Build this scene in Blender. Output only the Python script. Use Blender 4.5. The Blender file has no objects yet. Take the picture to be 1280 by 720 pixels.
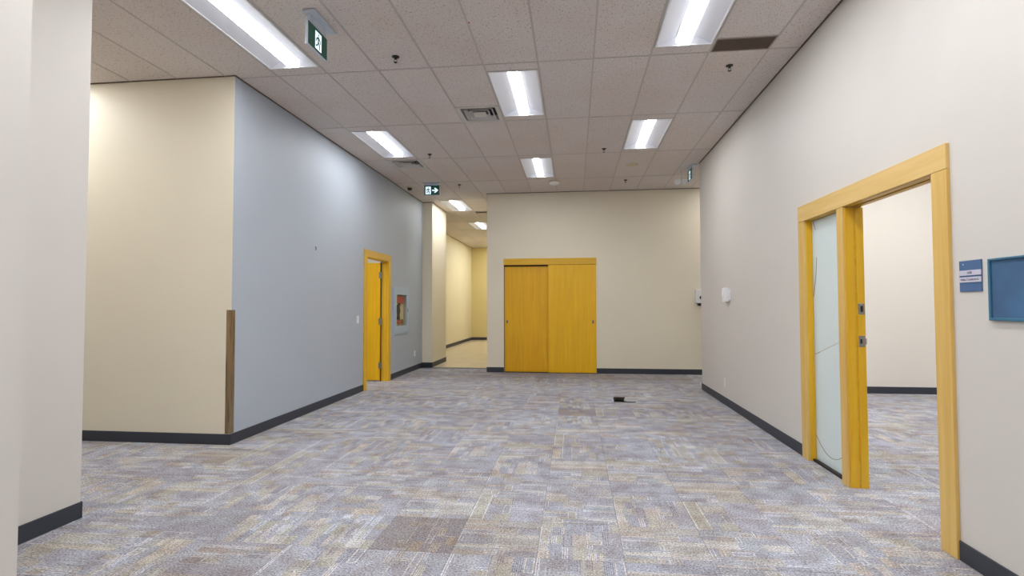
import bpy, bmesh, math, random
from mathutils import Matrix, Vector
C = bpy.context.scene.collection
SC = bpy.context.scene
PI = math.pi
random.seed(7)

# ------------------------------------------------------------------ camera
HC, H = 1.32, 3.563          # eye height, ceiling height
YAW, PITCH, ROLL, FPX = 0.11666, 0.03299, -0.00239, 667.4
cy_, sy_, cp_, sp_ = math.cos(YAW), math.sin(YAW), math.cos(PITCH), math.sin(PITCH)
F = Vector((-sy_*cp_, cy_*cp_, sp_)); R0 = Vector((cy_, sy_, 0)); U0 = R0.cross(F)
Rv = math.cos(ROLL)*R0 + math.sin(ROLL)*U0
Uv = -math.sin(ROLL)*R0 + math.cos(ROLL)*U0
cam_d = bpy.data.cameras.new('camera'); cam = bpy.data.objects.new('camera', cam_d); C.objects.link(cam)
cam_d.sensor_width = 36; cam_d.lens = FPX/1280*36; cam_d.clip_start = .02
m = Matrix.Identity(4)
for i in range(3):
    m[i][0], m[i][1], m[i][2] = Rv[i], Uv[i], -F[i]
m[2][3] = HC
cam.matrix_world = m
SC.camera = cam

# ------------------------------------------------------------------ world, exposure
w = bpy.data.worlds.new('world'); SC.world = w; w.use_nodes = True
w.node_tree.nodes['Background'].inputs[0].default_value = (.8, .85, .9, 1)
w.node_tree.nodes['Background'].inputs[1].default_value = .3
SC.view_settings.view_transform = 'Standard'; SC.view_settings.look = 'None'
SC.view_settings.gamma = 1; SC.view_settings.exposure = 0.88
LAMP = 30.0                  # radiance of the troffer lenses

# ------------------------------------------------------------------ materials
def srgb(r, g, b):
    f = lambda c: (c/255/12.92 if c/255 <= .04045 else ((c/255+.055)/1.055)**2.4)
    return (f(r), f(g), f(b), 1)

def mat(name, col=(.8, .8, .8, 1), rough=.6, metal=0, emit=None, es=0, spec=None):
    mt = bpy.data.materials.new(name); mt.use_nodes = True
    b = mt.node_tree.nodes['Principled BSDF']
    b.inputs['Base Color'].default_value = col
    b.inputs['Roughness'].default_value = rough
    b.inputs['Metallic'].default_value = metal
    if spec is not None: b.inputs['Specular IOR Level'].default_value = spec
    if emit:
        b.inputs['Emission Color'].default_value = emit; b.inputs['Emission Strength'].default_value = es
    return mt

class N:
    def __init__(s, mt): s.t = mt.node_tree; s.b = s.t.nodes['Principled BSDF']
    def n(s, kind, **kw):
        nd = s.t.nodes.new(kind)
        for k, v in kw.items():
            if k in nd.inputs: nd.inputs[k].default_value = v
            else: setattr(nd, k, v)
        return nd
    def l(s, a, b): s.t.links.new(a, b)
    def ramp(s, fac, stops):
        r = s.n('ShaderNodeValToRGB'); s.l(fac, r.inputs[0]); e = r.color_ramp.elements
        e[0].position, e[0].color = stops[0]; e[1].position, e[1].color = stops[-1]
        for p, c in stops[1:-1]:
            q = e.new(p); q.color = c
        return r.outputs[0]
    def mix(s, fac, a, b, mode='MIX'):
        x = s.n('ShaderNodeMix', data_type='RGBA', blend_type=mode)
        for i, v in ((0, fac), (6, a), (7, b)):
            if hasattr(v, 'links'): s.l(v, x.inputs[i])
            else: x.inputs[i].default_value = v
        return x.outputs[2]
    def bump(s, h, strength=.2, dist=.002):
        b = s.n('ShaderNodeBump', Strength=strength, Distance=dist); s.l(h, b.inputs['Height']); s.l(b.outputs[0], s.b.inputs['Normal'])

def g(v): return (v, v, v, 1)

def paint(name, col, var=.04, rough=.55):
    mt = mat(name, col, rough); k = N(mt)
    geo = k.n('ShaderNodeNewGeometry')
    no = k.n('ShaderNodeTexNoise', Scale=.9, Detail=3.0); k.l(geo.outputs['Position'], no.inputs['Vector'])
    r = k.ramp(no.outputs['Fac'], [(.3, g(1-var)), (.7, g(1.0))])
    k.l(k.mix(1.0, col, r, 'MULTIPLY'), k.b.inputs['Base Color'])
    n2 = k.n('ShaderNodeTexNoise', Scale=260.0, Detail=2.0); k.l(geo.outputs['Position'], n2.inputs['Vector'])
    k.bump(n2.outputs['Fac'], .12, .0006)
    return mt

M = {}
M['offwhite'] = paint('off_white_paint', srgb(216, 211, 205))
M['room_white'] = paint('warm_room_white', srgb(238, 231, 220))
M['cream'] = paint('cream_paint', srgb(236, 227, 206))
M['corridor'] = paint('warm_corridor_paint', srgb(232, 222, 190))
M['corridor_end'] = paint('yellow_corridor_paint', srgb(218, 200, 140))
M['blue'] = paint('grey_blue_paint', srgb(179, 187, 198))
M['blue_trim'] = paint('blue_enamel', srgb(172, 190, 208), rough=.35)
M['hidden'] = paint('plain_white_paint', srgb(235, 232, 226))

def wood(name, c1, c2, scale=1.0, axis='Z', rough=.38, band=0.0):
    mt = mat(name, c1, rough); k = N(mt)
    geo = k.n('ShaderNodeNewGeometry')
    mp = k.n('ShaderNodeMapping'); k.l(geo.outputs['Position'], mp.inputs['Vector'])
    sc = [16*scale]*3; sc['XYZ'.index(axis)] = .9*scale; mp.inputs['Scale'].default_value = sc
    no = k.n('ShaderNodeTexNoise', Scale=1.4, Detail=6.0, Roughness=.6, Distortion=.6); k.l(mp.outputs[0], no.inputs['Vector'])
    c = k.ramp(no.outputs['Fac'], [(.32, c2), (.68, c1)])
    if band:
        sx = k.n('ShaderNodeSeparateXYZ'); k.l(geo.outputs['Position'], sx.inputs[0])
        d = k.n('ShaderNodeMath', operation='MULTIPLY'); k.l(sx.outputs[0], d.inputs[0]); d.inputs[1].default_value = 1/.125
        fl = k.n('ShaderNodeMath', operation='FLOOR'); k.l(d.outputs[0], fl.inputs[0])
        wn = k.n('ShaderNodeTexWhiteNoise', noise_dimensions='1D'); k.l(fl.outputs[0], wn.inputs['W'])
        rr = k.ramp(wn.outputs['Value'], [(0, g(1-band)), (1, g(1))])
        c = k.mix(1.0, c, rr, 'MULTIPLY')
    k.l(c, k.b.inputs['Base Color'])
    k.bump(no.outputs['Fac'], .06, .0008)
    return mt
M['maple'] = wood('maple_upright', srgb(232, 186, 44), srgb(222, 170, 26))
M['maple_y'] = wood('maple_lengthwise', srgb(221, 176, 60), srgb(207, 160, 42), axis='Y')
M['maple_x'] = wood('maple_header', srgb(230, 184, 42), srgb(216, 164, 22), axis='X')
M['maple_pale'] = wood('pale_maple_casing', srgb(226, 190, 112), srgb(214, 172, 88))
M['maple_pale_y'] = wood('pale_maple_head_casing', srgb(228, 194, 124), srgb(216, 178, 100), axis='Y')
M['veneer'] = wood('maple_veneer', srgb(244, 188, 12), srgb(230, 166, 4), band=.10)
M['veneer2'] = wood('maple_veneer_even', srgb(246, 194, 16), srgb(236, 178, 6), band=.04)
M['rubber'] = mat('dark_rubber_base', srgb(52, 56, 66), .5)
M['black'] = mat('black_enamel', srgb(22, 22, 24), .45)
M['dark'] = mat('dark_gap', srgb(40, 34, 30), .8)
M['edge'] = mat('ceiling_edge_painted_shadow', srgb(96, 82, 70), .7)
M['steel'] = mat('brushed_steel', srgb(170, 165, 158), .35, 1)
M['plastic'] = mat('white_plastic', srgb(238, 238, 240), .35)
M['cream_plastic'] = mat('cream_plastic', srgb(205, 192, 160), .5)
M['tee'] = mat('ceiling_tee_enamel', srgb(190, 183, 179), .5)
M['red'] = mat('red_enamel', srgb(190, 30, 18), .35)
M['brass'] = mat('brass', srgb(200, 150, 50), .3, 1)
M['hose'] = mat('canvas_hose', srgb(205, 190, 140), .8)
M['signblue'] = mat('blue_sign_plastic', srgb(72, 104, 146), .45)
M['signstrip'] = mat('pale_sign_insert', srgb(200, 198, 214), .5)
M['ink'] = mat('dark_lettering', srgb(48, 46, 70), .6)
M['greensign'] = mat('green_exit_face', srgb(4, 62, 50), .35, emit=srgb(4, 84, 60), es=.1)
M['whitesign'] = mat('white_exit_pictogram', srgb(225, 240, 245), .4, emit=srgb(215, 235, 245), es=.55)
M['signbody'] = mat('exit_sign_aluminium', srgb(196, 204, 216), .4)
M['lens'] = mat('troffer_lens', g(.9), .5, emit=(.97, .985, 1, 1), es=LAMP)
M['lens_side'] = mat('troffer_lens_side', g(.9), .5, emit=(.95, .97, 1, 1), es=.8)
M['reflector'] = mat('troffer_reflector', srgb(236, 238, 246), .4)
M['trim_white'] = mat('troffer_trim', srgb(245, 246, 250), .4)
M['diff'] = mat('diffuser_enamel', srgb(205, 202, 200), .4)
M['tan_lam'] = mat('closet_inside', srgb(150, 140, 120), .8)

def guard_mat():
    mt = mat('brushed_metal_guard', srgb(158, 138, 112), .38, .85); k = N(mt)
    geo = k.n('ShaderNodeNewGeometry'); mp = k.n('ShaderNodeMapping'); k.l(geo.outputs['Position'], mp.inputs['Vector'])
    mp.inputs['Scale'].default_value = (30, 30, 3)
    no = k.n('ShaderNodeTexNoise', Scale=1.0, Detail=4.0); k.l(mp.outputs[0], no.inputs['Vector'])
    k.l(k.ramp(no.outputs['Fac'], [(.3, srgb(126, 104, 84)), (.5, srgb(164, 142, 112)), (.7, srgb(178, 158, 124))]), k.b.inputs['Base Color'])
    return mt
M['guard'] = guard_mat()

def tile_mat():
    mt = mat('acoustic_tile', srgb(196, 182, 174), .9, spec=.1); k = N(mt)
    geo = k.n('ShaderNodeNewGeometry'); oi = k.n('ShaderNodeObjectInfo')
    mp = k.n('ShaderNodeMapping'); k.l(geo.outputs['Position'], mp.inputs['Vector'])
    mp.inputs['Scale'].default_value = (1, .62, 1)
    n1 = k.n('ShaderNodeTexNoise', Scale=85.0, Detail=3.0, Roughness=.65); k.l(mp.outputs[0], n1.inputs['Vector'])
    n2 = k.n('ShaderNodeTexNoise', Scale=1.3, Detail=2.0); k.l(geo.outputs['Position'], n2.inputs['Vector'])
    sp = k.ramp(n1.outputs['Fac'], [(.33, srgb(164, 154, 149)), (.40, srgb(218, 210, 206)), (.62, srgb(227, 219, 215))])
    va = k.ramp(n2.outputs['Fac'], [(.35, srgb(252, 248, 244)), (.65, g(1))])
    c = k.mix(1.0, sp, va, 'MULTIPLY')
    rr = k.ramp(oi.outputs['Random'], [(0, g(.955)), (1, g(1))])
    k.l(k.mix(1.0, c, rr, 'MULTIPLY'), k.b.inputs['Base Color'])
    k.bump(n1.outputs['Fac'], .5, .002)
    return mt
M['tile'] = tile_mat()

def carpet_mat():
    mt = mat('patchwork_carpet', g(.4), .95, spec=.05); k = N(mt)
    at = k.n('ShaderNodeAttribute', attribute_name='tint')
    geo = k.n('ShaderNodeNewGeometry')
    n1 = k.n('ShaderNodeTexNoise', Scale=95.0, Detail=3.0, Roughness=.75); k.l(geo.outputs['Position'], n1.inputs['Vector'])
    sp = k.ramp(n1.outputs['Fac'], [(.33, g(.22)), (.45, g(.82)), (.55, g(1.05)), (.68, g(1.65))])
    c = k.mix(1.0, at.outputs['Color'], sp, 'MULTIPLY')
    n2 = k.n('ShaderNodeTexNoise', Scale=1.1, Detail=4.0, Roughness=.55); k.l(geo.outputs['Position'], n2.inputs['Vector'])
    c = k.mix(1.0, c, k.ramp(n2.outputs['Fac'], [(.34, srgb(238, 232, 228)), (.6, g(1))]), 'MULTIPLY')
    n3 = k.n('ShaderNodeTexNoise', Scale=7.0, Detail=3.0); k.l(geo.outputs['Position'], n3.inputs['Vector'])
    soil = k.n('ShaderNodeMath', operation='MULTIPLY'); k.l(at.outputs['Alpha'], soil.inputs[0])
    sr = k.ramp(n3.outputs['Fac'], [(.25, g(.35)), (.6, g(1))]); k.l(sr, soil.inputs[1])
    c = k.mix(soil.outputs[0], k.mix(1.0, c, srgb(196, 182, 170), 'MULTIPLY'), c)
    k.l(c, k.b.inputs['Base Color'])
    k.bump(n1.outputs['Fac'], .6, .004)
    return mt
M['carpet'] = carpet_mat()

def vinyl_mat():
    mt = mat('beige_vinyl', srgb(205, 190, 162), .28); k = N(mt)
    geo = k.n('ShaderNodeNewGeometry')
    n1 = k.n('ShaderNodeTexNoise', Scale=3.0, Detail=6.0); k.l(geo.outputs['Position'], n1.inputs['Vector'])
    k.l(k.ramp(n1.outputs['Fac'], [(.3, srgb(196, 180, 152)), (.7, srgb(212, 198, 172))]), k.b.inputs['Base Color'])
    return mt
M['vinyl'] = vinyl_mat()

def board_mat():
    mt = mat('blue_tack_fabric', srgb(62, 96, 134), .85); k = N(mt)
    geo = k.n('ShaderNodeNewGeometry')
    n1 = k.n('ShaderNodeTexNoise', Scale=5.0, Detail=5.0); k.l(geo.outputs['Position'], n1.inputs['Vector'])
    k.l(k.ramp(n1.outputs['Fac'], [(.3, srgb(64, 92, 126)), (.7, srgb(70, 110, 148))]), k.b.inputs['Base Color'])
    return mt
M['board'] = board_mat()
M['boardframe'] = mat('teal_blue_frame', srgb(58, 112, 140), .4)

def frosted():
    mt = bpy.data.materials.new('frosted_film_glass'); mt.use_nodes = True
    t = mt.node_tree; t.nodes.clear()
    o = t.nodes.new('ShaderNodeOutputMaterial'); mx = t.nodes.new('ShaderNodeMixShader'); mx2 = t.nodes.new('ShaderNodeMixShader')
    d = t.nodes.new('ShaderNodeBsdfDiffuse'); d.inputs[0].default_value = srgb(234, 241, 241)
    tr = t.nodes.new('ShaderNodeBsdfTranslucent'); tr.inputs[0].default_value = srgb(236, 245, 246)
    gl = t.nodes.new('ShaderNodeBsdfGlossy'); gl.inputs['Roughness'].default_value = .12
    mx.inputs[0].default_value = .5; mx2.inputs[0].default_value = .06
    t.links.new(d.outputs[0], mx.inputs[1]); t.links.new(tr.outputs[0], mx.inputs[2])
    t.links.new(mx.outputs[0], mx2.inputs[1]); t.links.new(gl.outputs[0], mx2.inputs[2]); t.links.new(mx2.outputs[0], o.inputs[0])
    return mt
M['frost'] = frosted()
def clear():
    mt = bpy.data.materials.new('clear_glass'); mt.use_nodes = True
    t = mt.node_tree; t.nodes.clear()
    o = t.nodes.new('ShaderNodeOutputMaterial'); mx = t.nodes.new('ShaderNodeMixShader')
    a = t.nodes.new('ShaderNodeBsdfTransparent'); gl = t.nodes.new('ShaderNodeBsdfGlossy'); gl.inputs['Roughness'].default_value = .03
    mx.inputs[0].default_value = .06
    t.links.new(a.outputs[0], mx.inputs[1]); t.links.new(gl.outputs[0], mx.inputs[2]); t.links.new(mx.outputs[0], o.inputs[0])
    return mt
M['glass'] = clear()
M['film_line'] = mat('film_line', srgb(150, 128, 104), .5)
M['film_pale'] = mat('film_line_pale', srgb(222, 212, 192), .5)

# ------------------------------------------------------------------ helpers
def NB(): return bmesh.new()
def bx(bm, x0, x1, y0, y1, z0, z1):
    vs = [bm.verts.new((x, y, z)) for z in (z0, z1) for x, y in ((x0, y0), (x1, y0), (x1, y1), (x0, y1))]
    for f in ((3, 2, 1, 0), (4, 5, 6, 7), (0, 1, 5, 4), (1, 2, 6, 5), (2, 3, 7, 6), (3, 0, 4, 7)):
        bm.faces.new([vs[i] for i in f])
    return bm
def box(*a): return bx(NB(), *a)
def bevel(bm, w_=.002, seg=1):
    bmesh.ops.bevel(bm, geom=bm.edges[:], offset=w_, segments=seg, affect='EDGES', profile=.6)
    return bm
def wpos(o):
    v = Vector((0, 0, 0))
    while o: v += o.location; o = o.parent
    return v
def obj(name, bm, mt, parent=None, origin=None, smooth=False):
    """link a bmesh given in world coordinates as one object"""
    off = wpos(parent)
    loc = Vector((0, 0, 0))
    if parent is None:
        if origin is None:
            xs = [v.co for v in bm.verts]
            loc = Vector(((min(c.x for c in xs)+max(c.x for c in xs))/2, (min(c.y for c in xs)+max(c.y for c in xs))/2, min(c.z for c in xs)))
        else: loc = Vector(origin)
        off = loc
    bmesh.ops.translate(bm, verts=bm.verts[:], vec=-off)
    bmesh.ops.recalc_face_normals(bm, faces=bm.faces[:])
    me = bpy.data.meshes.new(name); bm.to_mesh(me); bm.free()
    for q in (mt if isinstance(mt, (list, tuple)) else [mt]): me.materials.append(q)
    if smooth:
        for p in me.polygons: p.use_smooth = True
    o = bpy.data.objects.new(name, me); C.objects.link(o); o.location = loc
    if parent: o.parent = parent
    return o
def tag(o, label, cat, group=None):
    o['label'] = label; o['category'] = cat
    if group: o['group'] = group
    return o
def thing(name, label, cat, loc, group=None):
    o = bpy.data.objects.new(name, None); C.objects.link(o); o.location = loc; o.empty_display_size = .1
    return tag(o, label, cat, group)
def struct(o, label=None, cat=None):
    o['kind'] = 'structure'
    if label: o['label'] = label
    if cat: o['category'] = cat
    return o
def sempty(name, loc, label, cat):
    o = bpy.data.objects.new(name, None); C.objects.link(o); o.location = loc
    return struct(o, label, cat)
def dup(root, loc, label=None, group=None):
    r = root.copy(); C.objects.link(r); r.location = loc
    if label: r['label'] = label
    if group: r['group'] = group
    for ch in list(root.children):
        c = ch.copy(); C.objects.link(c); c.parent = r
        for s in list(ch.children):
            d = s.copy(); C.objects.link(d); d.parent = c
    return r
def lathe(bm, cx, cy, prof, n=24, axis='Z'):
    """prof: list of (r, z); axis Z about (cx, cy)"""
    rings = []
    for r, z in prof:
        rings.append([bm.verts.new((cx+r*math.cos(2*PI*k/n), cy+r*math.sin(2*PI*k/n), z)) for k in range(n)])
    for a, b in zip(rings, rings[1:]):
        for k in range(n): bm.faces.new((a[k], a[(k+1) % n], b[(k+1) % n], b[k]))
    bm.faces.new(rings[0]); bm.faces.new(rings[-1])
    return bm
def tube(bm, pts, r, n=8):
    pts = [Vector(p) for p in pts]; rings = []
    for i, p in enumerate(pts):
        d = (pts[min(i+1, len(pts)-1)]-pts[max(i-1, 0)]).normalized()
        a = d.cross(Vector((0, 0, 1)) if abs(d.z) < .9 else Vector((1, 0, 0))).normalized(); b = d.cross(a)
        rings.append([bm.verts.new(p + r*(math.cos(2*PI*k/n)*a+math.sin(2*PI*k/n)*b)) for k in range(n)])
    for a, b in zip(rings, rings[1:]):
        for k in range(n): bm.faces.new((a[k], a[(k+1) % n], b[(k+1) % n], b[k]))
    bm.faces.new(rings[0]); bm.faces.new(rings[-1])
    return bm
def prism(bm, pts, f0, f1):
    """extrude 2-D polygon pts; f0/f1 map (a, b) to the two end positions"""
    A = [bm.verts.new(f0(*p)) for p in pts]; B = [bm.verts.new(f1(*p)) for p in pts]
    n = len(pts); bm.faces.new(A); bm.faces.new(B[::-1])
    for k in range(n): bm.faces.new((A[k], B[k], B[(k+1) % n], A[(k+1) % n]))
    return bm
def project(x, y, z):
    d = Vector((x, y, z-HC)); zz = d.dot(F)
    if zz < .05: return None
    return 640+FPX*d.dot(Rv)/zz, 360-FPX*d.dot(Uv)/zz

# ------------------------------------------------------------------ plan (metres)
XR, XL, YB = 1.977, -3.272, 10.524
YT = 4.785                      # tan wall facing the camera
YE = 11.25                      # end of the blue wall / column front
WT = .115
def wall(name, boxes, mt, label):
    bm = NB()
    for b in boxes: bx(bm, *b)
    return struct(obj(name, bm, mt, origin=(0, 0, 0)), label, 'wall')
# right wall with the doorway
D0, D1 = 3.16, 4.85
wall('wall_right', [(XR, XR+WT, -5, D0, 0, H), (XR, XR+WT, D1, 8.69, 0, H), (XR, XR+WT, D0, D1, 2.06, H)], M['offwhite'],
     'off-white right wall with the maple doorway and blue board')
# conference room beyond it
wall('wall_room_far', [(XR+WT, 8.2, 8.57, 8.69, 0, H)], M['room_white'], 'pale wall seen through the right-hand doorway')
wall('wall_room_side', [(8.2, 8.3, -1, 8.69, 0, H)], M['hidden'], 'far side wall of the room behind the right wall')
wall('wall_room_near', [(XR+WT, 8.2, -1.1, -1, 0, H)], M['hidden'], 'near wall of the room behind the right wall')
# back wall with closet opening
CX0, CX1 = -1.395, .412
wall('wall_back', [(-1.735, CX0, YB, YB+.14, 0, H), (CX1, 7, YB, YB+.14, 0, H), (CX0, CX1, YB, YB+.14, 2.13, H)], M['cream'],
     'cream back wall around the yellow sliding doors')
wall('wall_closet', [(CX0-.05, CX1+.05, YB+.75, YB+.8, 0, 2.4), (CX0-.05, CX0, YB+.14, YB+.8, 0, 2.4), (CX1, CX1+.05, YB+.14, YB+.8, 0, 2.4), (CX0-.05, CX1+.05, YB+.14, YB+.8, 2.4, 2.45)], M['tan_lam'], 'inside of the closet behind the sliding doors')
wall('wall_corridor_right', [(-1.735, -1.6, YB+.14, 20.4, 0, H)], M['corridor'], 'right side of the far corridor')
wall('wall_alcove_end', [(6.9, 7, 8.69, YB, 0, H)], M['cream'], 'end of the passage to the right of the back wall')
# blue wall with its door and cabinet recess
BD0, BD1 = 8.12, 9.10
CB = (9.42, 10.14, .93, 1.55)
wall('wall_left_blue', [(XL-WT, XL, YT, BD0-.02, 0, H), (XL-WT, XL, BD0-.02, BD1+.02, 2.12, H), (XL-WT, XL, BD1+.02, CB[0], 0, H),
      (XL-WT, XL, CB[0], CB[1], 0, CB[2]), (XL-WT, XL, CB[0], CB[1], CB[3], H), (XL-WT, XL, CB[1], YE, 0, H)], M['blue'],
     'grey-blue wall with a yellow door and hose cabinet')
wall('wall_left_tan', [(-8.1, XL-WT, YT, YT+.12, 0, H), (XL-WT, XL-.001, YT-.001, YT, 0, H)], M['cream'], 'cream wall left of the blue wall corner')
wall('wall_column', [(XL-WT, -3.055, YE, 12.5, 0, H)], M['cream'], 'cream column at the end of the blue wall')
wall('wall_corridor_left', [(-4.1, -3.97, 12.38, 20.4, 0, H), (-3.97, XL-WT, 12.38, 12.5, 0, H)], M['corridor'], 'left wall of the far corridor')
wall('wall_corridor_end', [(-4.1, -1.6, 20.4, 20.5, 0, H)], M['corridor_end'], 'end wall of the far corridor')
# side room behind the blue wall
wall('wall_side_room', [(-6.6, -6.5, YT+.12, 12.38, 0, H), (-6.5, -4.1, 12.28, 12.38, 0, H)], M['hidden'], 'walls of the side room behind the blue wall')
# pier and near-left wall
wall('wall_left_pier', [(-3.6, -3.078, 2.06, 3.044, 0, H), (-8.1, -3.6, 2.9, 3.044, 0, H)], M['offwhite'], 'off-white pier at the left with a dark base')
wall('wall_left_near', [(-2.52, -2.40, -5, 2.08, 0, H), (-3.6, -2.52, 1.96, 2.08, 0, H)], M['offwhite'], 'off-white wall at the left edge of the picture')
wall('wall_passage_end', [(-8.1, -8, 3.044, YT, 0, H)], M['hidden'], 'end of the passage to the left')
wall('wall_behind', [(-2.52, XR+WT, -5.1, -5, 0, H)], M['hidden'], 'wall behind the camera')

# baseboards (children profile: small box with rounded top)
BH = .102
def base(name, x0, x1, y0, y1, label=None):
    bm = box(x0, x1, y0, y1, 0, BH)
    bevel(bm, .0025, 1)
    o = struct(obj(name, bm, M['rubber'], origin=((x0+x1)/2, (y0+y1)/2, 0)), label or 'dark rubber baseboard', 'baseboard')
    return o
T = .009
base('baseboard_right', XR-T, XR, -5, 3.055, 'dark baseboard on the right wall beside the nearest casing')
base('baseboard_right', XR-T, XR, 4.965, 8.69, 'dark baseboard along the right wall beyond the doorway')
base('baseboard_right', XR-T, XR+WT, 8.69, 8.69+T, 'dark baseboard at the far end of the right wall')
base('baseboard_back', -1.735, CX0-.004, YB-T, YB, 'short dark baseboard left of the sliding doors')
base('baseboard_back', CX1+.004, 7, YB-T, YB, 'dark baseboard right of the sliding doors')
base('baseboard_left', XL, XL+T, YT-T, BD0-.115, 'dark baseboard along the blue wall up to its door')
base('baseboard_left', XL, XL+T, BD1+.115, YE, 'dark baseboard of the blue wall beyond its door')
base('baseboard_left', -8, XL+T, YT-T-.001, YT-.001, 'dark baseboard below the cream wall at the left')
base('baseboard_column', XL+T, -3.055+T, YE-T, YE, 'dark baseboard on the front of the column')
base('baseboard_column', -3.055, -3.055+T, YE, 12.5, 'dark baseboard along the side of the column')
base('baseboard_corridor', -3.97, -3.97+T, 12.5, 20.4, 'dark baseboard along the left side of the corridor')
base('baseboard_corridor', -3.97, -1.735, 20.4-T, 20.4, 'dark baseboard across the corridor end')
base('baseboard_corridor', -1.735-T, -1.735, YB, 20.4, 'dark baseboard along the right side of the corridor')
base('baseboard_pier', -3.078, -3.078+T, 2.08, 3.044, 'dark baseboard on the pier at the left')
base('baseboard_pier', -8, -3.078+T, 3.044, 3.044+T, 'dark baseboard on the hidden side of the pier')
base('baseboard_near', -2.40, -2.40+T, -5, 2.08, 'dark baseboard of the near left wall')
base('baseboard_room', XR+WT, 8.2, 8.57-T, 8.57, 'dark baseboard of the room behind the doorway')

# ------------------------------------------------------------------ floor
bm = NB()
bx(bm, -8.2, 8.4, -5.2, YE+.02, -.06, -.0065)
floor = struct(obj('floor', bm, M['rubber'], origin=(0, 0, -.06)), 'floor of patchwork carpet tiles', 'floor')
struct(obj('floor', box(-6.6, -1.6, YE+.02, 20.5, -.06, -.001), M['vinyl'], origin=(-3, 15, -.06)), 'glossy beige vinyl floor of the far corridor', 'floor')

TS = .4572; TX, TY = -1.122, 2.835
COLS = [srgb(176, 178, 191), srgb(181, 183, 194), srgb(174, 177, 189), srgb(180, 185, 195), srgb(187, 183, 178), srgb(190, 183, 180), srgb(185, 184, 185),
        srgb(178, 178, 188), srgb(187, 186, 180), srgb(175, 179, 193), srgb(179, 180, 192), srgb(176, 177, 190)]
LINES = [srgb(228, 230, 236), srgb(218, 210, 194), srgb(214, 222, 234), srgb(226, 221, 210), srgb(150, 150, 160)]
def carpet_patches(rs):
    """patches of one tile: list of (x0, x1, y0, y1, z, colour) in tile coordinates"""
    out = []; rot = rs.random() < .3
    def split(x0, x1, y0, y1, d):
        wx, wy = x1-x0, y1-y0
        if d > 4 or (wx < .17 and wy < .06) or (d > 1 and rs.random() < .16):
            c = rs.choice(COLS); v = rs.uniform(.95, 1.05)
            out.append((x0, x1, y0, y1, 0, (c[0]*v, c[1]*v, c[2]*v)))
            if rs.random() < .78:
                lc = rs.choice(LINES); t = .0048; mode = rs.random(); z = .0004
                gap = .0125
                if mode < .5:
                    for q in range(rs.choice([1, 2, 3])):
                        yy = y0+.004+q*gap
                        if yy+t < y1: out.append((x0, x1, yy, yy+t, z, lc[:3]))
                elif mode < .72:
                    for q in range(rs.choice([1, 2, 2])):
                        xx = x0+.004+q*gap*1.5
                        if xx+t < x1: out.append((xx, xx+t, y0, y1, z, lc[:3]))
                elif mode < .88 and wx > .05 and wy > .035:
                    e = .006
                    for r in ((x0+e, x1-e, y0+e, y0+e+t), (x0+e, x1-e, y1-e-t, y1-e), (x0+e, x0+e+t, y0+e+t, y1-e-t), (x1-e-t, x1-e, y0+e+t, y1-e-t)):
                        out.append(r+(z, lc[:3]))
                else:
                    yy = y0+.005
                    while yy+t < y1-.003 and yy < y0+.09:
                        out.append((x0+.004, x1-.004, yy, yy+t, z, lc[:3])); yy += .0105
            return
        if wx > wy*2.6 or (wx > wy and rs.random() < .3):
            s = x0+wx*rs.uniform(.3, .7); split(x0, s, y0, y1, d+1); split(s, x1, y0, y1, d+1)
        else:
            s = y0+wy*rs.uniform(.3, .7); split(x0, x1, y0, s, d+1); split(x0, x1, s, y1, d+1)
    split(0, TS, 0, TS, 0)
    if rot: out = [(y0, y1, x0, x1, z, c) for x0, x1, y0, y1, z, c in out]
    return out
def tile_faces(patches, ox, oy, V, Fc, K, soil=1.0):
    g_ = .0006
    lo, hi = g_, TS-g_
    for x0, x1, y0, y1, z, c in patches:
        x0, x1, y0, y1 = max(x0, lo), min(x1, hi), max(y0, lo), min(y1, hi)
        b = len(V); V += [(ox+x0, oy+y0, z), (ox+x1, oy+y0, z), (ox+x1, oy+y1, z), (ox+x0, oy+y1, z)]
        Fc.append((b, b+1, b+2, b+3)); K.append((*c, soil))
    b = len(V); c = COLS[0]
    V += [(ox+x, oy+y, z) for z in (-.0062, 0) for x, y in ((lo, lo), (hi, lo), (hi, hi), (lo, hi))]
    for f in ((0, 1, 5, 4), (1, 2, 6, 5), (2, 3, 7, 6), (3, 0, 4, 7)):
        Fc.append(tuple(b+i for i in f)); K.append((c[0]*.6, c[1]*.6, c[2]*.6, soil))
def tile_mesh(name, V, Fc, K):
    me = bpy.data.meshes.new(name); me.from_pydata(V, [], Fc)
    a = me.color_attributes.new('tint', 'FLOAT_COLOR', 'CORNER')
    flat = []
    for p, c in zip(me.polygons, K):
        for _ in range(p.loop_total): flat += list(c)
    a.data.foreach_set('color', flat)
    me.materials.append(M['carpet']); me.update(); return me
rs = random.Random(21)
VARS = [carpet_patches(rs) for _ in range(26)]
VMESH = []
for p in VARS:
    V, Fc, K = [], [], []; tile_faces(p, 0, 0, V, Fc, K); VMESH.append(tile_mesh('carpet_tile', V, Fc, K))
def soiled(p, amt):
    V, Fc, K = [], [], []; tile_faces(p, 0, 0, V, Fc, K, amt); return tile_mesh('carpet_tile_soiled', V, Fc, K)
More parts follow.
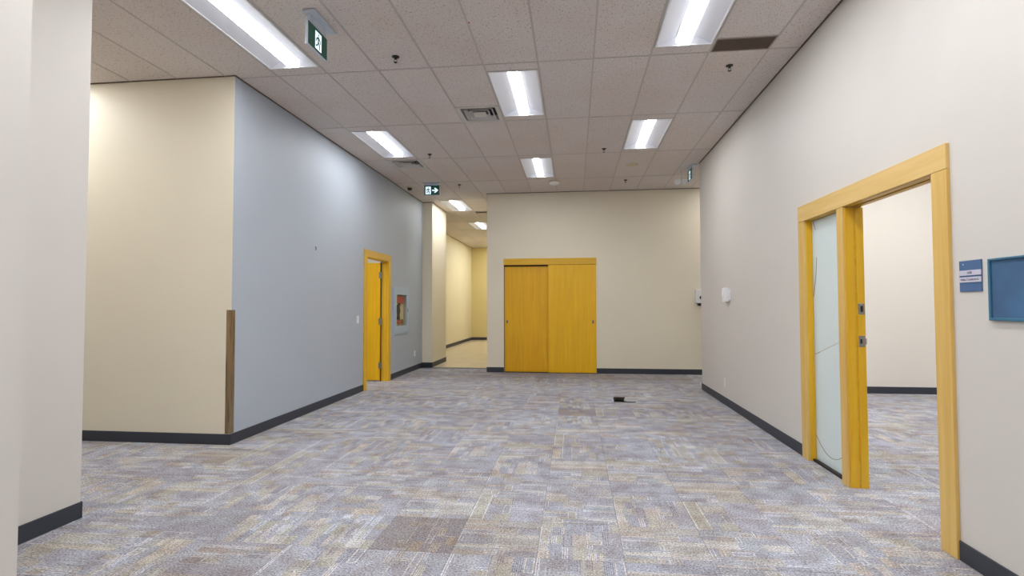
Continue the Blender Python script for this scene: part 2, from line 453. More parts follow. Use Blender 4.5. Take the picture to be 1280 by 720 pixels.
def in_view(cx, cy):
    """carpet the photograph can see (room, passage, or through the doorway)"""
    inside = (XL-.2 < cx < XR+.2 and YT < cy < YE) or (cx < XR+.2 and 1.6 < cy <= YT+.2 and cx > -1.22*cy)
    if not inside and cx >= XR and 3.3 < cy < 8.8: inside = 3.0 < cy*XR/cx < 4.35
    if not inside and cx < XL and 7.9 < cy < 9.3 and cx > -3.9: inside = True
    if not inside: return 0
    q = [project(cx+a*TS/2, cy+b*TS/2, 0) for a, b in ((-1, -1), (1, -1), (1, 1), (-1, 1))]
    if any(p is None for p in q): return 0
    if max(p[0] for p in q) < 0 or min(p[0] for p in q) > 1280 or min(p[1] for p in q) > 730: return 0
    return abs(sum(q[i][0]*q[(i+1) % 4][1]-q[(i+1) % 4][0]*q[i][1] for i in range(4)))/2
cells = []
for i in range(-15, 21):
    for j in range(-17, 19):
        x, y = TX+i*TS, TY+j*TS
        if y+TS > YE+.25 or x < -8.2 or x > 8.2: continue
        cells.append((in_view(x+TS/2, y+TS/2), i, j, x, y, rs.randrange(len(VARS))))
cells.sort(reverse=True)
SOIL = {(0, 0): .28, (1, 0): .72, (2, 8): .35, (2, 9): .7, (3, 8): .7, (3, 9): .85, (-2, -1): .7, (-5, 3): .6, (-4, 3): .8, (-3, 0): .8, (4, 2): .85, (0, -1): .85, (-1, 1): .85, (-8, 4): .6, (-9, 4): .5, (-6, 7): .7, (-4, 10): .75}
for i_ in range(-5, 7):
    for j_ in (14, 15, 16): SOIL[(i_, j_)] = .8 if j_ == 14 else .55
V, Fc, K = [], [], []
for n_, (a, i, j, x, y, vi) in enumerate(cells):
    if a > 0 and n_ < 298:
        me = VMESH[vi] if (i, j) not in SOIL else soiled(VARS[vi], SOIL[(i, j)])
        o = bpy.data.objects.new('carpet_tile', me); C.objects.link(o); o.parent = floor
        o.location = Vector((x, y, 0))-wpos(floor)
        if (i, j) == (0, 0): o['label'] = 'brown-stained carpet tile'
    elif -3.4 < y < YE:
        tile_faces(VARS[vi], x, y, V, Fc, K)
o = bpy.data.objects.new('carpet_tiles_beyond', tile_mesh('carpet_tiles_beyond', [(a, b, c+.06) for a, b, c in V], Fc, K)); C.objects.link(o); o.parent = floor; o['kind'] = 'stuff'

# ------------------------------------------------------------------ ceiling
GX, GY, CW, CL = .184, 4.845, .508, 1.524
TF = H+.003                      # tile face
ceiling = struct(obj('ceiling', box(-8.2, 8.4, -5.2, 20.6, H+.16, H+.22), M['hidden'], origin=(0, 0, H)), 'suspended ceiling of long speckled tiles', 'ceiling')
LIGHTS = [(-6, -1), (1, -1), (-2, 0), (1, 1), (-6, 1), (-2, 2), (-6, 4), (-6, 6)]
UNSEEN_LIGHTS = [(-2, -2), (-6, -3), (-2, -4), (1, -3), (-2, -6), (1, -5), (-11, -1), (-14, -1), (-6, 8),
       (4, 1), (6, 1), (9, 1), (12, 1), (4, 0), (8, 0), (-5, 8), (-6, 9), (1, -2), (-2, -5), (-4, -2), (-9, 1), (-9, 3), (6, -1), (9, -1), (6, -3), (9, -3), (5, 3), (8, 3), (-10, 2), (-10, 1)]  # unseen troffers, most added only to brighten rooms, passage and corridor
DIFFS = {(-3, 0): (5.861, 6.369), (-6, 2): (7.893, 8.401)}
GRILLES = {(2, -1): (4.60, 4.845), (-5, 5): (12.50, 12.70), (-5, 7): (16.4, 16.6)}
SPOTS = {}
tmesh = {}
def ceil_tile_mesh(x0, x1, y0, y1):
    key = (round(x1-x0, 3), round(y1-y0, 3))
    if key not in tmesh:
        e = .003; a, b = key; a -= .004; b -= .004
        V = [(e, e, 0), (a-e, e, 0), (a-e, b-e, 0), (e, b-e, 0), (0, 0, .003), (a, 0, .003), (a, b, .003), (0, b, .003), (0, 0, .018), (a, 0, .018), (a, b, .018), (0, b, .018)]
        Fs = [(3, 2, 1, 0), (8, 9, 10, 11)]
        for k in range(4): Fs += [(k, (k+1) % 4, 4+(k+1) % 4, 4+k), (4+k, 4+(k+1) % 4, 8+(k+1) % 4, 8+k)]
        me = bpy.data.meshes.new('ceiling_tile'); me.from_pydata(V, [], Fs); me.materials.append(M['tile']); tmesh[key] = me
    return tmesh[key]
FAR = NB()
def ctile(i, j, y0, y1):
    x0 = GX+i*CW; cx, cyy = x0+CW/2, (y0+y1)/2
    vis = (XL-.3 < cx < XR+.3 and 2.6 < cyy < YE+.4) or (-5.2 < cx < XL+.3 and 2.6 < cyy < 5) or (-4.2 < cx < -1.6 and YE < cyy < 20.6)
    if vis:
        o = bpy.data.objects.new('ceiling_tile', ceil_tile_mesh(x0, x0+CW, y0, y1)); C.objects.link(o); o.parent = ceiling
        # tiles never sit perfectly: a millimetre of slack and tilt
        o.location = Vector((x0+.002, y0+.002, TF+rs.uniform(0, .0015)))-wpos(ceiling)
    else: bx(FAR, x0+.002, x0+CW-.002, y0+.002, y1-.002, TF, TF+.015)
for i in range(-17, 16):
    for j in range(-7, 11):
        y0 = GY+j*CL; y1 = y0+CL; k = (i, j)
        if y0 > YE+.1 and not (-9 <= i <= -4): continue
        if k in LIGHTS or k in UNSEEN_LIGHTS:
            ctile(i, j, y0, y0+.152); ctile(i, j, y1-.152, y1)
        elif k in DIFFS or k in GRILLES:
            a, b = (DIFFS.get(k) or GRILLES.get(k))
            if a-y0 > .04: ctile(i, j, y0, a)
            if y1-b > .04: ctile(i, j, b, y1)
        else: ctile(i, j, y0, y1)
o = obj('ceiling_tiles_beyond', FAR, M['tile'], ceiling); o['kind'] = 'stuff'
# tee runners along the room and cross tees
for i in range(-17, 17):
    x = GX+i*CW
    y1 = 20.4 if -9 <= i <= -4 else YE+.15
    obj('grid_runner', box(x-.0075, x+.0075, -5, y1, H, H+.034), M['tee'], ceiling)
for j in range(-6, 12):
    y = GY+j*CL
    x0, x1 = (-8.2, 8.2) if y < YE else (-4.4, -1.6)
    obj('cross_tee', box(x0, x1, y-.0075, y+.0075, H+.0006, H+.03), M['tee'], ceiling)
bmt = NB()
for k in LIGHTS+UNSEEN_LIGHTS:
    x0 = GX+k[0]*CW; y0 = GY+k[1]*CL
    for y in (y0+.152, y0+CL-.152): bx(bmt, x0, x0+CW, y-.006, y+.006, H+.001, H+.02)
for k, (a, b) in list(DIFFS.items())+list(GRILLES.items()):
    x0 = GX+k[0]*CW
    for y in (a, b): bx(bmt, x0, x0+CW, y-.006, y+.006, H+.001, H+.02)
obj('short_tee', bmt, M['tee'], ceiling)
# trim strips with joint shade painted dark where the ceiling meets the walls
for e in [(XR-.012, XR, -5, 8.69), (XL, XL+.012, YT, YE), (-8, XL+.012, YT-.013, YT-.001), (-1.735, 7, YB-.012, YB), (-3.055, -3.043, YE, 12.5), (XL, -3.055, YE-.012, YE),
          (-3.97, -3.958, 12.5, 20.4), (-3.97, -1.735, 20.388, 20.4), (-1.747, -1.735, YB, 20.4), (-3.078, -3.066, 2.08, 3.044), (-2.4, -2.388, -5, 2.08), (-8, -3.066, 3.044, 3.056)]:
    obj('edge_shadow_strip', box(e[0], e[1], e[2], e[3], H-.004, H+.006), M['edge'], ceiling)

# ------------------------------------------------------------------ troffers
def make_light(i, j, label, group):
    cx, cyy = GX+(i+.5)*CW, GY+(j+.5)*CL
    t = thing('ceiling_light', label, 'ceiling light', (cx, cyy, H), group)
    X, Y = .240, .603
    fr = NB()
    for a in ((-X, X, -Y, -Y+.014), (-X, X, Y-.014, Y), (-X, -X+.014, -Y+.014, Y-.014), (X-.014, X, -Y+.014, Y-.014)):
        bx(fr, cx+a[0], cx+a[1], cyy+a[2], cyy+a[3], H-.003, H+.010)
    obj('frame', fr, M['trim_white'], t)
    for s in (-1, 1):
        rf = NB(); pts = []
        n = 8
        for q in range(n+1):
            f_ = q/n; pts.append((.226-(.226-.070)*f_, .004+.062*math.sin(f_*PI/2)))
        top = [(p[0], p[1]+.004) for p in pts[::-1]]
        prism(rf, pts+top, lambda a, b: (cx+s*a, cyy-Y+.014, H+b), lambda a, b: (cx+s*a, cyy+Y-.014, H+b))
        obj('reflector', rf, M['reflector'], t)
    for s in (-1, 1):
        y0, y1 = sorted((cyy+s*(Y-.014), cyy+s*(Y-.018)))
        obj('end_plate', box(cx-.226, cx+.226, y0, y1, H+.004, H+.074), M['reflector'], t)
    ls = NB()
    sec = [(-.062, .066), (-.062, .016), (-.048, .006), (.048, .006), (.062, .016), (.062, .066)]
    prism(ls, sec, lambda a, b: (cx+a, cyy-Y+.02, H+b), lambda a, b: (cx+a, cyy+Y-.02, H+b))
    ls.faces.ensure_lookup_table()
    o = obj('lens', ls, [M['lens_side'], M['lens']], t)
    for p in o.data.polygons:
        if p.normal.z < -.95: p.material_index = 1
    return t
LL = {(-6, -1): 'largest ceiling light at the upper left, cut by the picture top', (1, -1): 'large ceiling light at the top right beside the return grille',
      (-2, 0): 'square-looking lit troffer right of the nearer square air diffuser', (1, 1): 'ceiling light in the right half between grille and back wall',
      (-6, 1): 'long troffer above the blue wall beside the farther air diffuser', (-2, 2): 'small lit troffer nearest the cream back wall, before the smoke detector',
      (-6, 4): 'corridor ceiling light just past the right-arrow exit sign', (-6, 6): 'farthest corridor ceiling light, partly hidden by the back wall edge'}
proto = None
for k in LIGHTS+UNSEEN_LIGHTS:
    lab = LL.get(k, 'unseen troffer added to light the rooms'); grp = 'lit ceiling troffers' if k in LL else 'unseen troffers added for light'
    cx, cyy = GX+(k[0]+.5)*CW, GY+(k[1]+.5)*CL
    if proto is None: proto = make_light(k[0], k[1], lab, grp)
    else: dup(proto, (cx, cyy, H), lab, grp)

# ------------------------------------------------------------------ air diffusers and grilles
def diffuser(i, a, b, label):
    x0 = GX+i*CW+.008; x1 = x0+CW-.016; a += .008; b -= .008; cx, cyy = (x0+x1)/2, (a+b)/2
    t = thing('air_diffuser', label, 'air vent', (cx, cyy, H), 'square ceiling air diffusers')
    obj('plenum', box(x0+.02, x1-.02, a+.02, b-.02, H+.06, H+.064), M['black'], t)
    hw = (x1-x0)/2
    def ring(r0, r1, z0, z1):       # sloping square ring
        bm = NB(); R = []
        for r, z in ((r0, z0), (r1, z1), (r1, z1+.004), (r0, z0+.004)):
            R.append([bm.verts.new((cx+sx*r, cyy+sy*r, z)) for sx, sy in ((-1, -1), (1, -1), (1, 1), (-1, 1))])
        for q in range(4):
            A, B = R[q], R[(q+1) % 4]
            for k in range(4): bm.faces.new((A[k], A[(k+1) % 4], B[(k+1) % 4], B[k]))
        return bm
    obj('frame', ring(hw, hw-.045, H-.002, H+.001), M['diff'], t)
    obj('throat', ring(hw-.045, hw-.05, H+.001, H+.06), M['diff'], t)
    for r in (hw-.075, hw-.125):
        obj('louvre', ring(r, r-.032, H-.004, H+.030), M['diff'], t)
    obj('centre_plate', bevel(box(cx-.075, cx+.075, cyy-.075, cyy+.075, H-.004, H+.002), .0015), M['diff'], t)
diffuser(-3, *DIFFS[(-3, 0)], 'nearer square air diffuser, left of the square-looking troffer')
diffuser(-6, *DIFFS[(-6, 2)], 'farther square air diffuser near the blue wall')
def grille(i, a, b, label, mt, n):
    x0 = GX+i*CW+.008; x1 = x0+CW-.016
    t = thing('return_grille', label, 'air vent', ((x0+x1)/2, (a+b)/2, H))
    fr = NB()
    for q in ((x0, x1, a+.007, a+.017), (x0, x1, b-.017, b-.007), (x0, x0+.01, a+.017, b-.017), (x1-.01, x1, a+.017, b-.017)): bx(fr, *q, H-.002, H+.006)
    obj('frame', fr, mt, t)
    obj('backing', box(x0+.01, x1-.01, a+.017, b-.017, H+.02, H+.024), M['dark'], t)
    for k in range(n):
        y = a+.017+(b-a-.034)*(k+.5)/n; bm = NB()
        prism(bm, [(-.005, 0), (-.003, 0), (.005, .012), (.003, .012)], lambda p, q: (x0+.01, y+p, H+q), lambda p, q: (x1-.01, y+p, H+q))
        obj('slat', bm, mt, t)
M['brown_grille'] = mat('brown_grille', srgb(150, 134, 122), .5)
grille(2, *GRILLES[(2, -1)], 'brown slatted return grille beside the top right ceiling light', M['brown_grille'], 20)
grille(-5, *GRILLES[(-5, 5)], 'dark narrow vent in the corridor ceiling between its two lights', M['brown_grille'], 8)
grille(-5, *GRILLES[(-5, 7)], 'farthest narrow vent in the corridor ceiling', M['brown_grille'], 8)

# ------------------------------------------------------------------ sprinklers, detectors
def sprinkler(x, y, label):
    t = thing('sprinkler', label, 'sprinkler', (x, y, TF), 'black pendent ceiling sprinklers')
    obj('escutcheon', lathe(NB(), x, y, [(.034, TF), (.032, TF-.006), (.012, TF-.010)], 20), M['black'], t)
    bm = lathe(NB(), x, y, [(.009, TF-.008), (.009, TF-.025), (.006, TF-.027)], 10)
    for s in (-1, 1): tube(bm, [(x+s*.008, y, TF-.024), (x+s*.014, y, TF-.036), (x+s*.004, y, TF-.05)], .0025, 6)
    obj('frame_arms', bm, M['black'], t)
    obj('deflector', lathe(NB(), x, y, [(.005, TF-.049), (.017, TF-.051), (.017, TF-.053), (.004, TF-.054)], 12), M['black'], t)
for x, y, l in [(-1.59, 4.59, 'nearest black sprinkler, between green exit sign and ceiling centre'), (1.456, 5.14, 'black sprinkler just behind the brown return grille'),
                (-2.12, 7.65, 'black sprinkler right of the troffer above the blue wall'), (-2.11, 9.66, 'black sprinkler just right of the right-arrow exit sign'),
                (.432, 7.69, 'black sprinkler left of the small right-hand troffer'), (.92, 9.67, 'black sprinkler nearest the back wall, behind the tan speaker disc')]:
    sprinkler(x, y, l)
x, y = -.35, 9.62
t = thing('smoke_detector', 'white round smoke detector just before the back wall', 'smoke detector', (x, y, TF))
obj('base', lathe(NB(), x, y, [(.1, TF), (.1, TF-.012), (.085, TF-.02)], 32), M['cream_plastic'], t)
obj('chamber', lathe(NB(), x, y, [(.086, TF-.02), (.086, TF-.045), (.06, TF-.058), (.01, TF-.06)], 32), M['plastic'], t)
x, y = .924, 8.63
t = thing('ceiling_speaker', 'flat tan round disc on the ceiling near the back wall', 'speaker', (x, y, TF))
obj('rim', lathe(NB(), x, y, [(.098, TF), (.098, TF-.006), (.08, TF-.010), (.08, TF-.004)], 32), M['cream_plastic'], t)
obj('mesh_face', lathe(NB(), x, y, [(.08, TF-.004), (.078, TF-.009), (.03, TF-.012)], 32), M['cream_plastic'], t)
x, y = -3.08, 9.72
t = thing('security_camera', 'small black dome camera where ceiling meets blue wall', 'camera', (x, y, TF))
obj('base', lathe(NB(), x, y, [(.055, TF), (.055, TF-.022), (.047, TF-.026)], 24), M['cream_plastic'], t)
obj('dome', lathe(NB(), x, y, [(.045, TF-.026), (.043, TF-.045), (.033, TF-.062), (.012, TF-.072)], 24), M['black'], t, smooth=True)
tag(obj('indicator_lamp', lathe(NB(), -.817, 4.09, [(.006, H), (.006, H-.004), (.003, H-.007)], 12), M['red']), 'tiny red pilot lamp on a ceiling tee', 'indicator')

# ------------------------------------------------------------------ exit signs
def man(P):
    """running-man pictogram as polygons in a unit square, P(a, b) -> placed prism"""
    polys = [[(.50+.07*math.cos(t_*PI/6), .86+.07*math.sin(t_*PI/6)) for t_ in range(12)],
             [(.40, .74), (.56, .76), (.58, .46), (.42, .44)],                       # trunk
             [(.56, .76), (.80, .62), (.86, .44), (.78, .42), (.72, .56), (.56, .64)],   # front arm
             [(.40, .74), (.18, .64), (.12, .46), (.20, .43), (.26, .56), (.42, .62)],   # rear arm
             [(.43, .46), (.58, .46), (.74, .30), (.72, .04), (.62, .04), (.62, .26), (.46, .38)],  # front leg
             [(.42, .46), (.52, .44), (.38, .22), (.12, .12), (.08, .20), (.30, .29)]]    # rear leg
    return [P(p) for p in polys]
def exit_sign_x(name, xc, y0, y1, z0, z1, label, arrow=None, flip=1):
    """sign whose faces look along x (panel parallel to the room's length)"""
    t = thing(name, label, 'exit sign', (xc, (y0+y1)/2, z0))
    th = .010
    obj('panel', bevel(box(xc-th, xc+th, y0, y1, z0, z1), .002), M['signbody'], t)
    obj('canopy', bevel(box(xc-.03, xc+.07, y0-.01, y1+.035, H-.016, H), .003), M['signbody'], t)
    obj('hanger', box(xc-.012, xc+.012, y0+.03, y1-.03, z1, H-.016), M['signbody'], t)
    for s in (-1, 1):
        f = obj('face', box(*sorted((xc+s*th, xc+s*(th+.002))), y0+.008, y1-.008, z0+.008, z1-.004), M['greensign'], t)
        h = (z1-z0)*.74; a0 = (y0+y1)/2-h*.32; b0 = z0+(z1-z0)*.13
        q = box(*sorted((xc+s*(th+.002), xc+s*(th+.003))), a0, a0+h*.72, b0, b0+h)
        obj('doorway_pictogram', q, M['whitesign'], f)
        bm = NB()
        man(lambda p: prism(bm, p, lambda a, b: (xc+s*(th+.003), a0+h*.72*a, b0+h*b), lambda a, b: (xc+s*(th+.004), a0+h*.72*a, b0+h*b)))
        obj('running_figure', bm, M['greensign'], f)
def exit_sign_y(name, xc, yc, w_, z0, z1, label):
    t = thing(name, label, 'exit sign', (xc, yc, z0))
    x0, x1 = xc-w_/2, xc+w_/2; th = .010
    obj('panel', bevel(box(x0, x1, yc-th, yc+th, z0, z1), .002), M['signbody'], t)
    obj('canopy', bevel(box(x0-.02, x1+.02, yc-.04, yc+.04, H-.014, H), .003), M['signbody'], t)
    obj('hanger', box(x0+.03, x1-.03, yc-.012, yc+.012, z1, H-.014), M['signbody'], t)
    for s in (-1, 1):
        ya, yb = sorted((yc+s*th, yc+s*(th+.002)))
        f = obj('face', box(x0+.006, x1-.006, ya, yb, z0+.006, z1-.004), M['greensign'], t)
        h = (z1-z0)*.76; wd = h*.72; b0 = z0+(z1-z0)*.12; a0 = x0+.03
        yq = sorted((yc+s*(th+.002), yc+s*(th+.003)))
        obj('doorway_pictogram', box(a0, a0+wd, *yq, b0, b0+h), M['whitesign'], f)
        bm = NB(); man(lambda p: prism(bm, p, lambda a, b: (a0+wd*a, yc+s*(th+.003), b0+h*b), lambda a, b: (a0+wd*a, yc+s*(th+.004), b0+h*b)))
        obj('running_figure', bm, M['greensign'], f)
        ar = [(0, .40), (.5, .40), (.3, .12), (.55, .12), (1, .5), (.55, .88), (.3, .88), (.5, .60), (0, .60)]
        a1 = xc+.006; aw = x1-.022-a1; ah = (z1-z0)*.64; ab = z0+(z1-z0)*.18
        bm = NB(); prism(bm, ar, lambda a, b: (a1+aw*a, yc+s*(th+.002), ab+ah*b), lambda a, b: (a1+aw*a, yc+s*(th+.0035), ab+ah*b))
        obj('arrow', bm, M['whitesign'], f)
exit_sign_x('exit_sign', -2.0, 3.76, 4.08, 3.303, 3.490, 'green running-man exit sign hanging beside the largest ceiling light')
exit_sign_y('exit_sign', -2.58, 9.47, .292, 3.338, 3.520, 'dark green exit sign with running man and right-pointing arrow')
exit_sign_x('exit_sign', 1.875, 8.70, 9.02, 3.33, 3.515, 'edge-on exit sign at the far end of the right wall')
t = thing('emergency_light', 'pair of white emergency lamp heads beside the edge-on exit sign', 'emergency light', (1.78, 9.12, 3.35))
obj('arm', tube(NB(), [(1.78, 9.12, H), (1.78, 9.12, 3.44), (1.83, 9.12, 3.40), (1.71, 9.12, 3.40)], .008, 8), M['signbody'], t)
for x in (1.72, 1.835):
    bm = lathe(NB(), 0, 0, [(.02, -.03), (.04, -.02), (.048, .03), (.04, .036)], 20)
    bmesh.ops.rotate(bm, verts=bm.verts[:], cent=(0, 0, 0), matrix=Matrix.Rotation(PI/2*.9, 3, 'X'))
    bmesh.ops.translate(bm, verts=bm.verts[:], vec=(x, 9.12, 3.375)); obj('lamp_head', bm, M['plastic'], t, smooth=True)

# ------------------------------------------------------------------ right doorway (door_1)
d1 = sempty('door_1', (XR, 3.98, 0), 'maple doorway with frosted sidelight in the right wall', 'doorway')
CP = .018      # casing stands proud of the wall
obj('casing', bevel(box(XR-CP, XR, 3.055, 3.18, 0, 2.04), .0015), M['maple_pale'], d1)
obj('casing', bevel(box(XR-CP, XR, 4.83, 4.95, 0, 2.04), .0015), M['maple_pale'], d1)
obj('head_casing', bevel(box(XR-CP-.001, XR, 3.055, 4.95, 2.042, 2.178), .0015), M['maple_pale_y'], d1)
obj('mullion', bevel(box(XR-CP, XR+WT, 4.165, 4.255, 0, 2.04), .0015), M['maple_pale'], d1)
obj('jamb', box(XR, XR+WT, 3.16, 3.18, 0, 2.04), M['maple'], d1)
obj('jamb', box(XR, XR+WT, 4.83, 4.85, 0, 2.04), M['maple'], d1)
obj('jamb_lining', bevel(box(XR-.004, XR+.052, 4.153, 4.165, 0, 2.03), .001), M['maple'], d1)
obj('jamb_lining', bevel(box(XR+.066, XR+WT+.004, 4.153, 4.165, 0, 2.03), .001), M['maple'], d1)
obj('jamb_groove', box(XR+.052, XR+.066, 4.159, 4.165, 0, 2.03), M['maple_x'], d1)
obj('head_jamb', box(XR, XR+.046, 3.18, 4.83, 2.04, 2.06), M['maple_y'], d1)
obj('head_jamb', box(XR+.07, XR+WT, 3.18, 4.83, 2.04, 2.06), M['maple_y'], d1)
obj('door_track', box(XR+.046, XR+.07, 3.18, 4.165, 2.052, 2.06), M['dark'], d1)
for z, hole in ((1.29, True), (1.055, False)):
    s = obj('strike_plate', bevel(box(XR+.07, XR+WT-.002, 4.1505, 4.153, z-.04, z+.04), .0008), M['steel'], d1)
    if hole: obj('latch_hole', box(XR+.086, XR+.102, 4.1495, 4.151, z-.022, z+.022), M['black'], s)
    else:
        bm = box(XR+.080, XR+.092, 4.1495, 4.151, z-.016, z+.016); obj('latch_hole', bm, M['black'], s)
        obj('strike_lip', bevel(box(XR+WT-.006, XR+WT+.008, 4.148, 4.151, z-.022, z+.022), .0008), M['steel'], s)
GXX = XR+.053
pane = obj('sidelight_pane', box(GXX-.004, GXX+.004, 4.255, 4.83, .02, 2.035), M['frost'], d1)
obj('sill_strip', bevel(box(XR+.02, XR+.085, 4.255, 4.83, 0, .02), .001), M['dark'], d1)
obj('glazing_bead', box(XR+.035, XR+.046, 4.822, 4.83, .02, 2.04), M['maple'], d1)
def film(pts, mt=None):
    P = [(GXX-.0055, y, z) for y, z in pts]
    obj('film_line', tube(NB(), P, .0022, 6), mt or M['film_line'], pane)
film([(4.802, 2.03), (4.785, 1.995), (4.765, 1.955)])
film([(4.752+.068*(k/7)**1.7, 1.72-.047*k) for k in range(8)])
film([(4.825, .905), (4.775, .912), (4.725, .93)])
film([(4.72-.056*k, .932+.017*k) for k in range(8)], M['film_pale'])
film([(4.318, .72), (4.300, .66), (4.288, .59)])
film([(4.82-.030*k, .10+.13*((4.82-.030*k-4.56)/.27)**2) for k in range(18)])

# ------------------------------------------------------------------ blue wall door (door_2)
d2 = sempty('door_2', (XL, 8.61, 0), 'narrow-looking yellow maple door standing open in the blue wall', 'door')
obj('casing', bevel(box(XL, XL+CP, 8.005, BD0, 0, 2.10), .0015), M['maple'], d2)
obj('casing', bevel(box(XL, XL+CP, BD1, 9.215, 0, 2.10), .0015), M['maple'], d2)
obj('head_casing', bevel(box(XL, XL+CP+.001, 8.005, 9.215, 2.102, 2.215), .0015), M['maple_y'], d2)
obj('jamb', box(XL-WT, XL, BD0-.02, BD0, 0, 2.10), M['maple'], d2)
obj('jamb', box(XL-WT, XL, BD1, BD1+.02, 0, 2.10), M['maple'], d2)
obj('door_stop', box(XL-.075, XL-.03, BD1-.012, BD1, 0, 2.09), M['maple'], d2)
obj('head_jamb', box(XL-WT, XL, BD0, BD1, 2.10, 2.12), M['maple_y'], d2)
leaf = obj('door_leaf', bevel(box(XL-WT-.93, XL-WT-.012, BD1-.052, BD1-.008, .02, 2.08), .0015), M['veneer2'], d2)
for z in (.28, 1.05, 1.86):
    hg = obj('hinge', box(XL-WT-.035, XL-WT+.03, BD1-.0545, BD1-.052, z-.055, z+.055), M['steel'], d2)
    obj('hinge_knuckle', tube(NB(), [(XL-WT-.005, BD1-.06, z-.055), (XL-WT-.005, BD1-.06, z+.055)], .007, 10), M['steel'], hg)
obj('hinge_gap', box(XL-WT-.012, XL-WT-.0005, BD1-.02, BD1, .0, 2.10), M['dark'], d2)

# ------------------------------------------------------------------ closet doors (door_3)
d3 = sempty('door_3', (-.49, YB, 0), 'pair of yellow maple sliding closet doors in the back wall', 'sliding doors')
obj('header_board', bevel(box(CX0, CX1+.008, YB-.035, YB+.02, 2.125, 2.25), .0015), M['maple_x'], d3)
obj('header_gap', box(CX0+.002, CX1, YB+.02, YB+.12, 2.10, 2.13), M['dark'], d3)
pl = obj('sliding_panel', bevel(box(CX0+.004, -.47, YB+.045, YB+.085, .012, 2.112), .0015), M['veneer'], d3)
pr = obj('sliding_panel', bevel(box(-.515, CX1+.003, YB-.022, YB+.018, .012, 2.122), .0015), M['veneer2'], d3)
obj('side_edge', box(CX0, CX0+.004, YB, YB+.09, 0, 2.125), M['dark'], d3)
obj('floor_guide', box(CX0, CX1, YB+.0, YB+.08, 0, .008), M['dark'], d3)
for p, x, y in ((pl, -1.335, YB+.045), (pr, .352, YB-.022)):
    pu = obj('flush_pull', bevel(box(x-.016, x+.016, y-.003, y+.001, .965, 1.035), .001), M['steel'], p)
for p, x, y in ((pl, -1.335, YB+.045), (pr, .352, YB-.022)):
    obj('pull_recess', box(x-.009, x+.009, y-.0036, y-.003, .975, 1.025), M['dark'], p)

# ------------------------------------------------------------------ corner guard
t = NB()
bx(t, XL-.050, XL+.004, YT-.005, YT-.001, BH+.004, 1.285); bx(t, XL, XL+.004, YT-.001, YT+.05, BH+.004, 1.285)
tag(obj('corner_guard', t, M['guard'], origin=(XL, YT, BH)), 'tall brown metal corner guard on the blue wall corner', 'corner guard')

# ------------------------------------------------------------------ hose cabinet on blue wall
y0, y1, z0, z1 = 9.33, 10.20, .815, 1.645
t = thing('fire_hose_cabinet', 'pale blue recessed fire cabinet with red contents behind glass', 'fire cabinet', (XL, 9.77, z0))
fr = NB()
wy0, wy1, wz0, wz1 = 9.49, 10.09, .95, 1.53
for a in ((y0, y1, z0, wz0), (y0, y1, wz1, z1), (y0, wy0, wz0, wz1), (wy1, y1, wz0, wz1)): bx(fr, XL-.002, XL+.03, *a)
door = obj('cabinet_door', fr, M['blue_trim'], t)
tr = NB()
for a in ((y0-.03, y1+.03, z0-.03, z0), (y0-.03, y1+.03, z1, z1+.03), (y0-.03, y0, z0, z1), (y1, y1+.03, z0, z1)): bx(tr, XL, XL+.014, *a)
obj('trim_frame', tr, M['blue_trim'], t)
obj('handle', bevel(box(XL+.03, XL+.042, wy1+.03, wy1+.05, 1.20, 1.27), .002), M['steel'], door)
obj('glass_pane', box(XL+.012, XL+.016, wy0-.001, wy1+.001, wz0-.001, wz1+.001), M['glass'], t)
cb = NB(); b0, b1, c0, c1 = CB
D = .10
bx(cb, XL-D-.006, XL-D, b0, b1, c0, c1); bx(cb, XL-D, XL-.003, b0, b0+.006, c0, c1); bx(cb, XL-D, XL-.003, b1-.006, b1, c0, c1)
bx(cb, XL-D, XL-.003, b0+.006, b1-.006, c0, c0+.006); bx(cb, XL-D, XL-.003, b0+.006, b1-.006, c1-.006, c1)
obj('cabinet_box', cb, M['cream_plastic'], t)
obj('hose_rack', bevel(box(XL-.085, XL-.02, 9.56, 10.06, 1.37, 1.50), .006), M['red'], t)
hs = NB()
for k in range(6): bx(hs, XL-.08, XL-.03, 9.87+k*.034, 9.893+k*.034, 1.06, 1.37)
obj('folded_hose', bevel(hs, .004), M['hose'], t)
nz = NB()
for a, b, r0, r1 in ((1.34, 1.22, .026, .040), (1.22, 1.13, .040, .020), (1.13, 1.06, .030, .034)):
    lathe(nz, XL-.045, 9.80, [(r0, a), (r1, b)], 14)
tube(nz, [(XL-.045, 9.80, 1.33), (XL-.04, 9.84, 1.36), (XL-.04, 9.90, 1.33)], .015, 8)
tube(nz, [(XL-.045, 9.77, 1.30), (XL-.03, 9.71, 1.24), (XL-.04, 9.75, 1.14)], .010, 8)
obj('nozzle', nz, M['black'], t, smooth=False)
vb = NB()
bx(vb, XL-.07, XL-.03, 9.54, 9.68, .97, 1.06); tube(vb, [(XL-.05, 9.66, 1.02), (XL-.05, 9.92, 1.02)], .03, 12)
for k in range(8):
    a = 2*PI*k/8; tube(vb, [(XL-.03, 9.78+.045*math.cos(a), 1.02+.045*math.sin(a)), (XL-.03, 9.78+.045*math.cos(a+PI/4), 1.02+.045*math.sin(a+PI/4))], .008, 6)
obj('valve', vb, M['red'], t)
obj('brass_cap', tube(NB(), [(XL-.05, 9.94, 1.02), (XL-.05, 10.02, 1.02)], .032, 14), M['brass'], t)

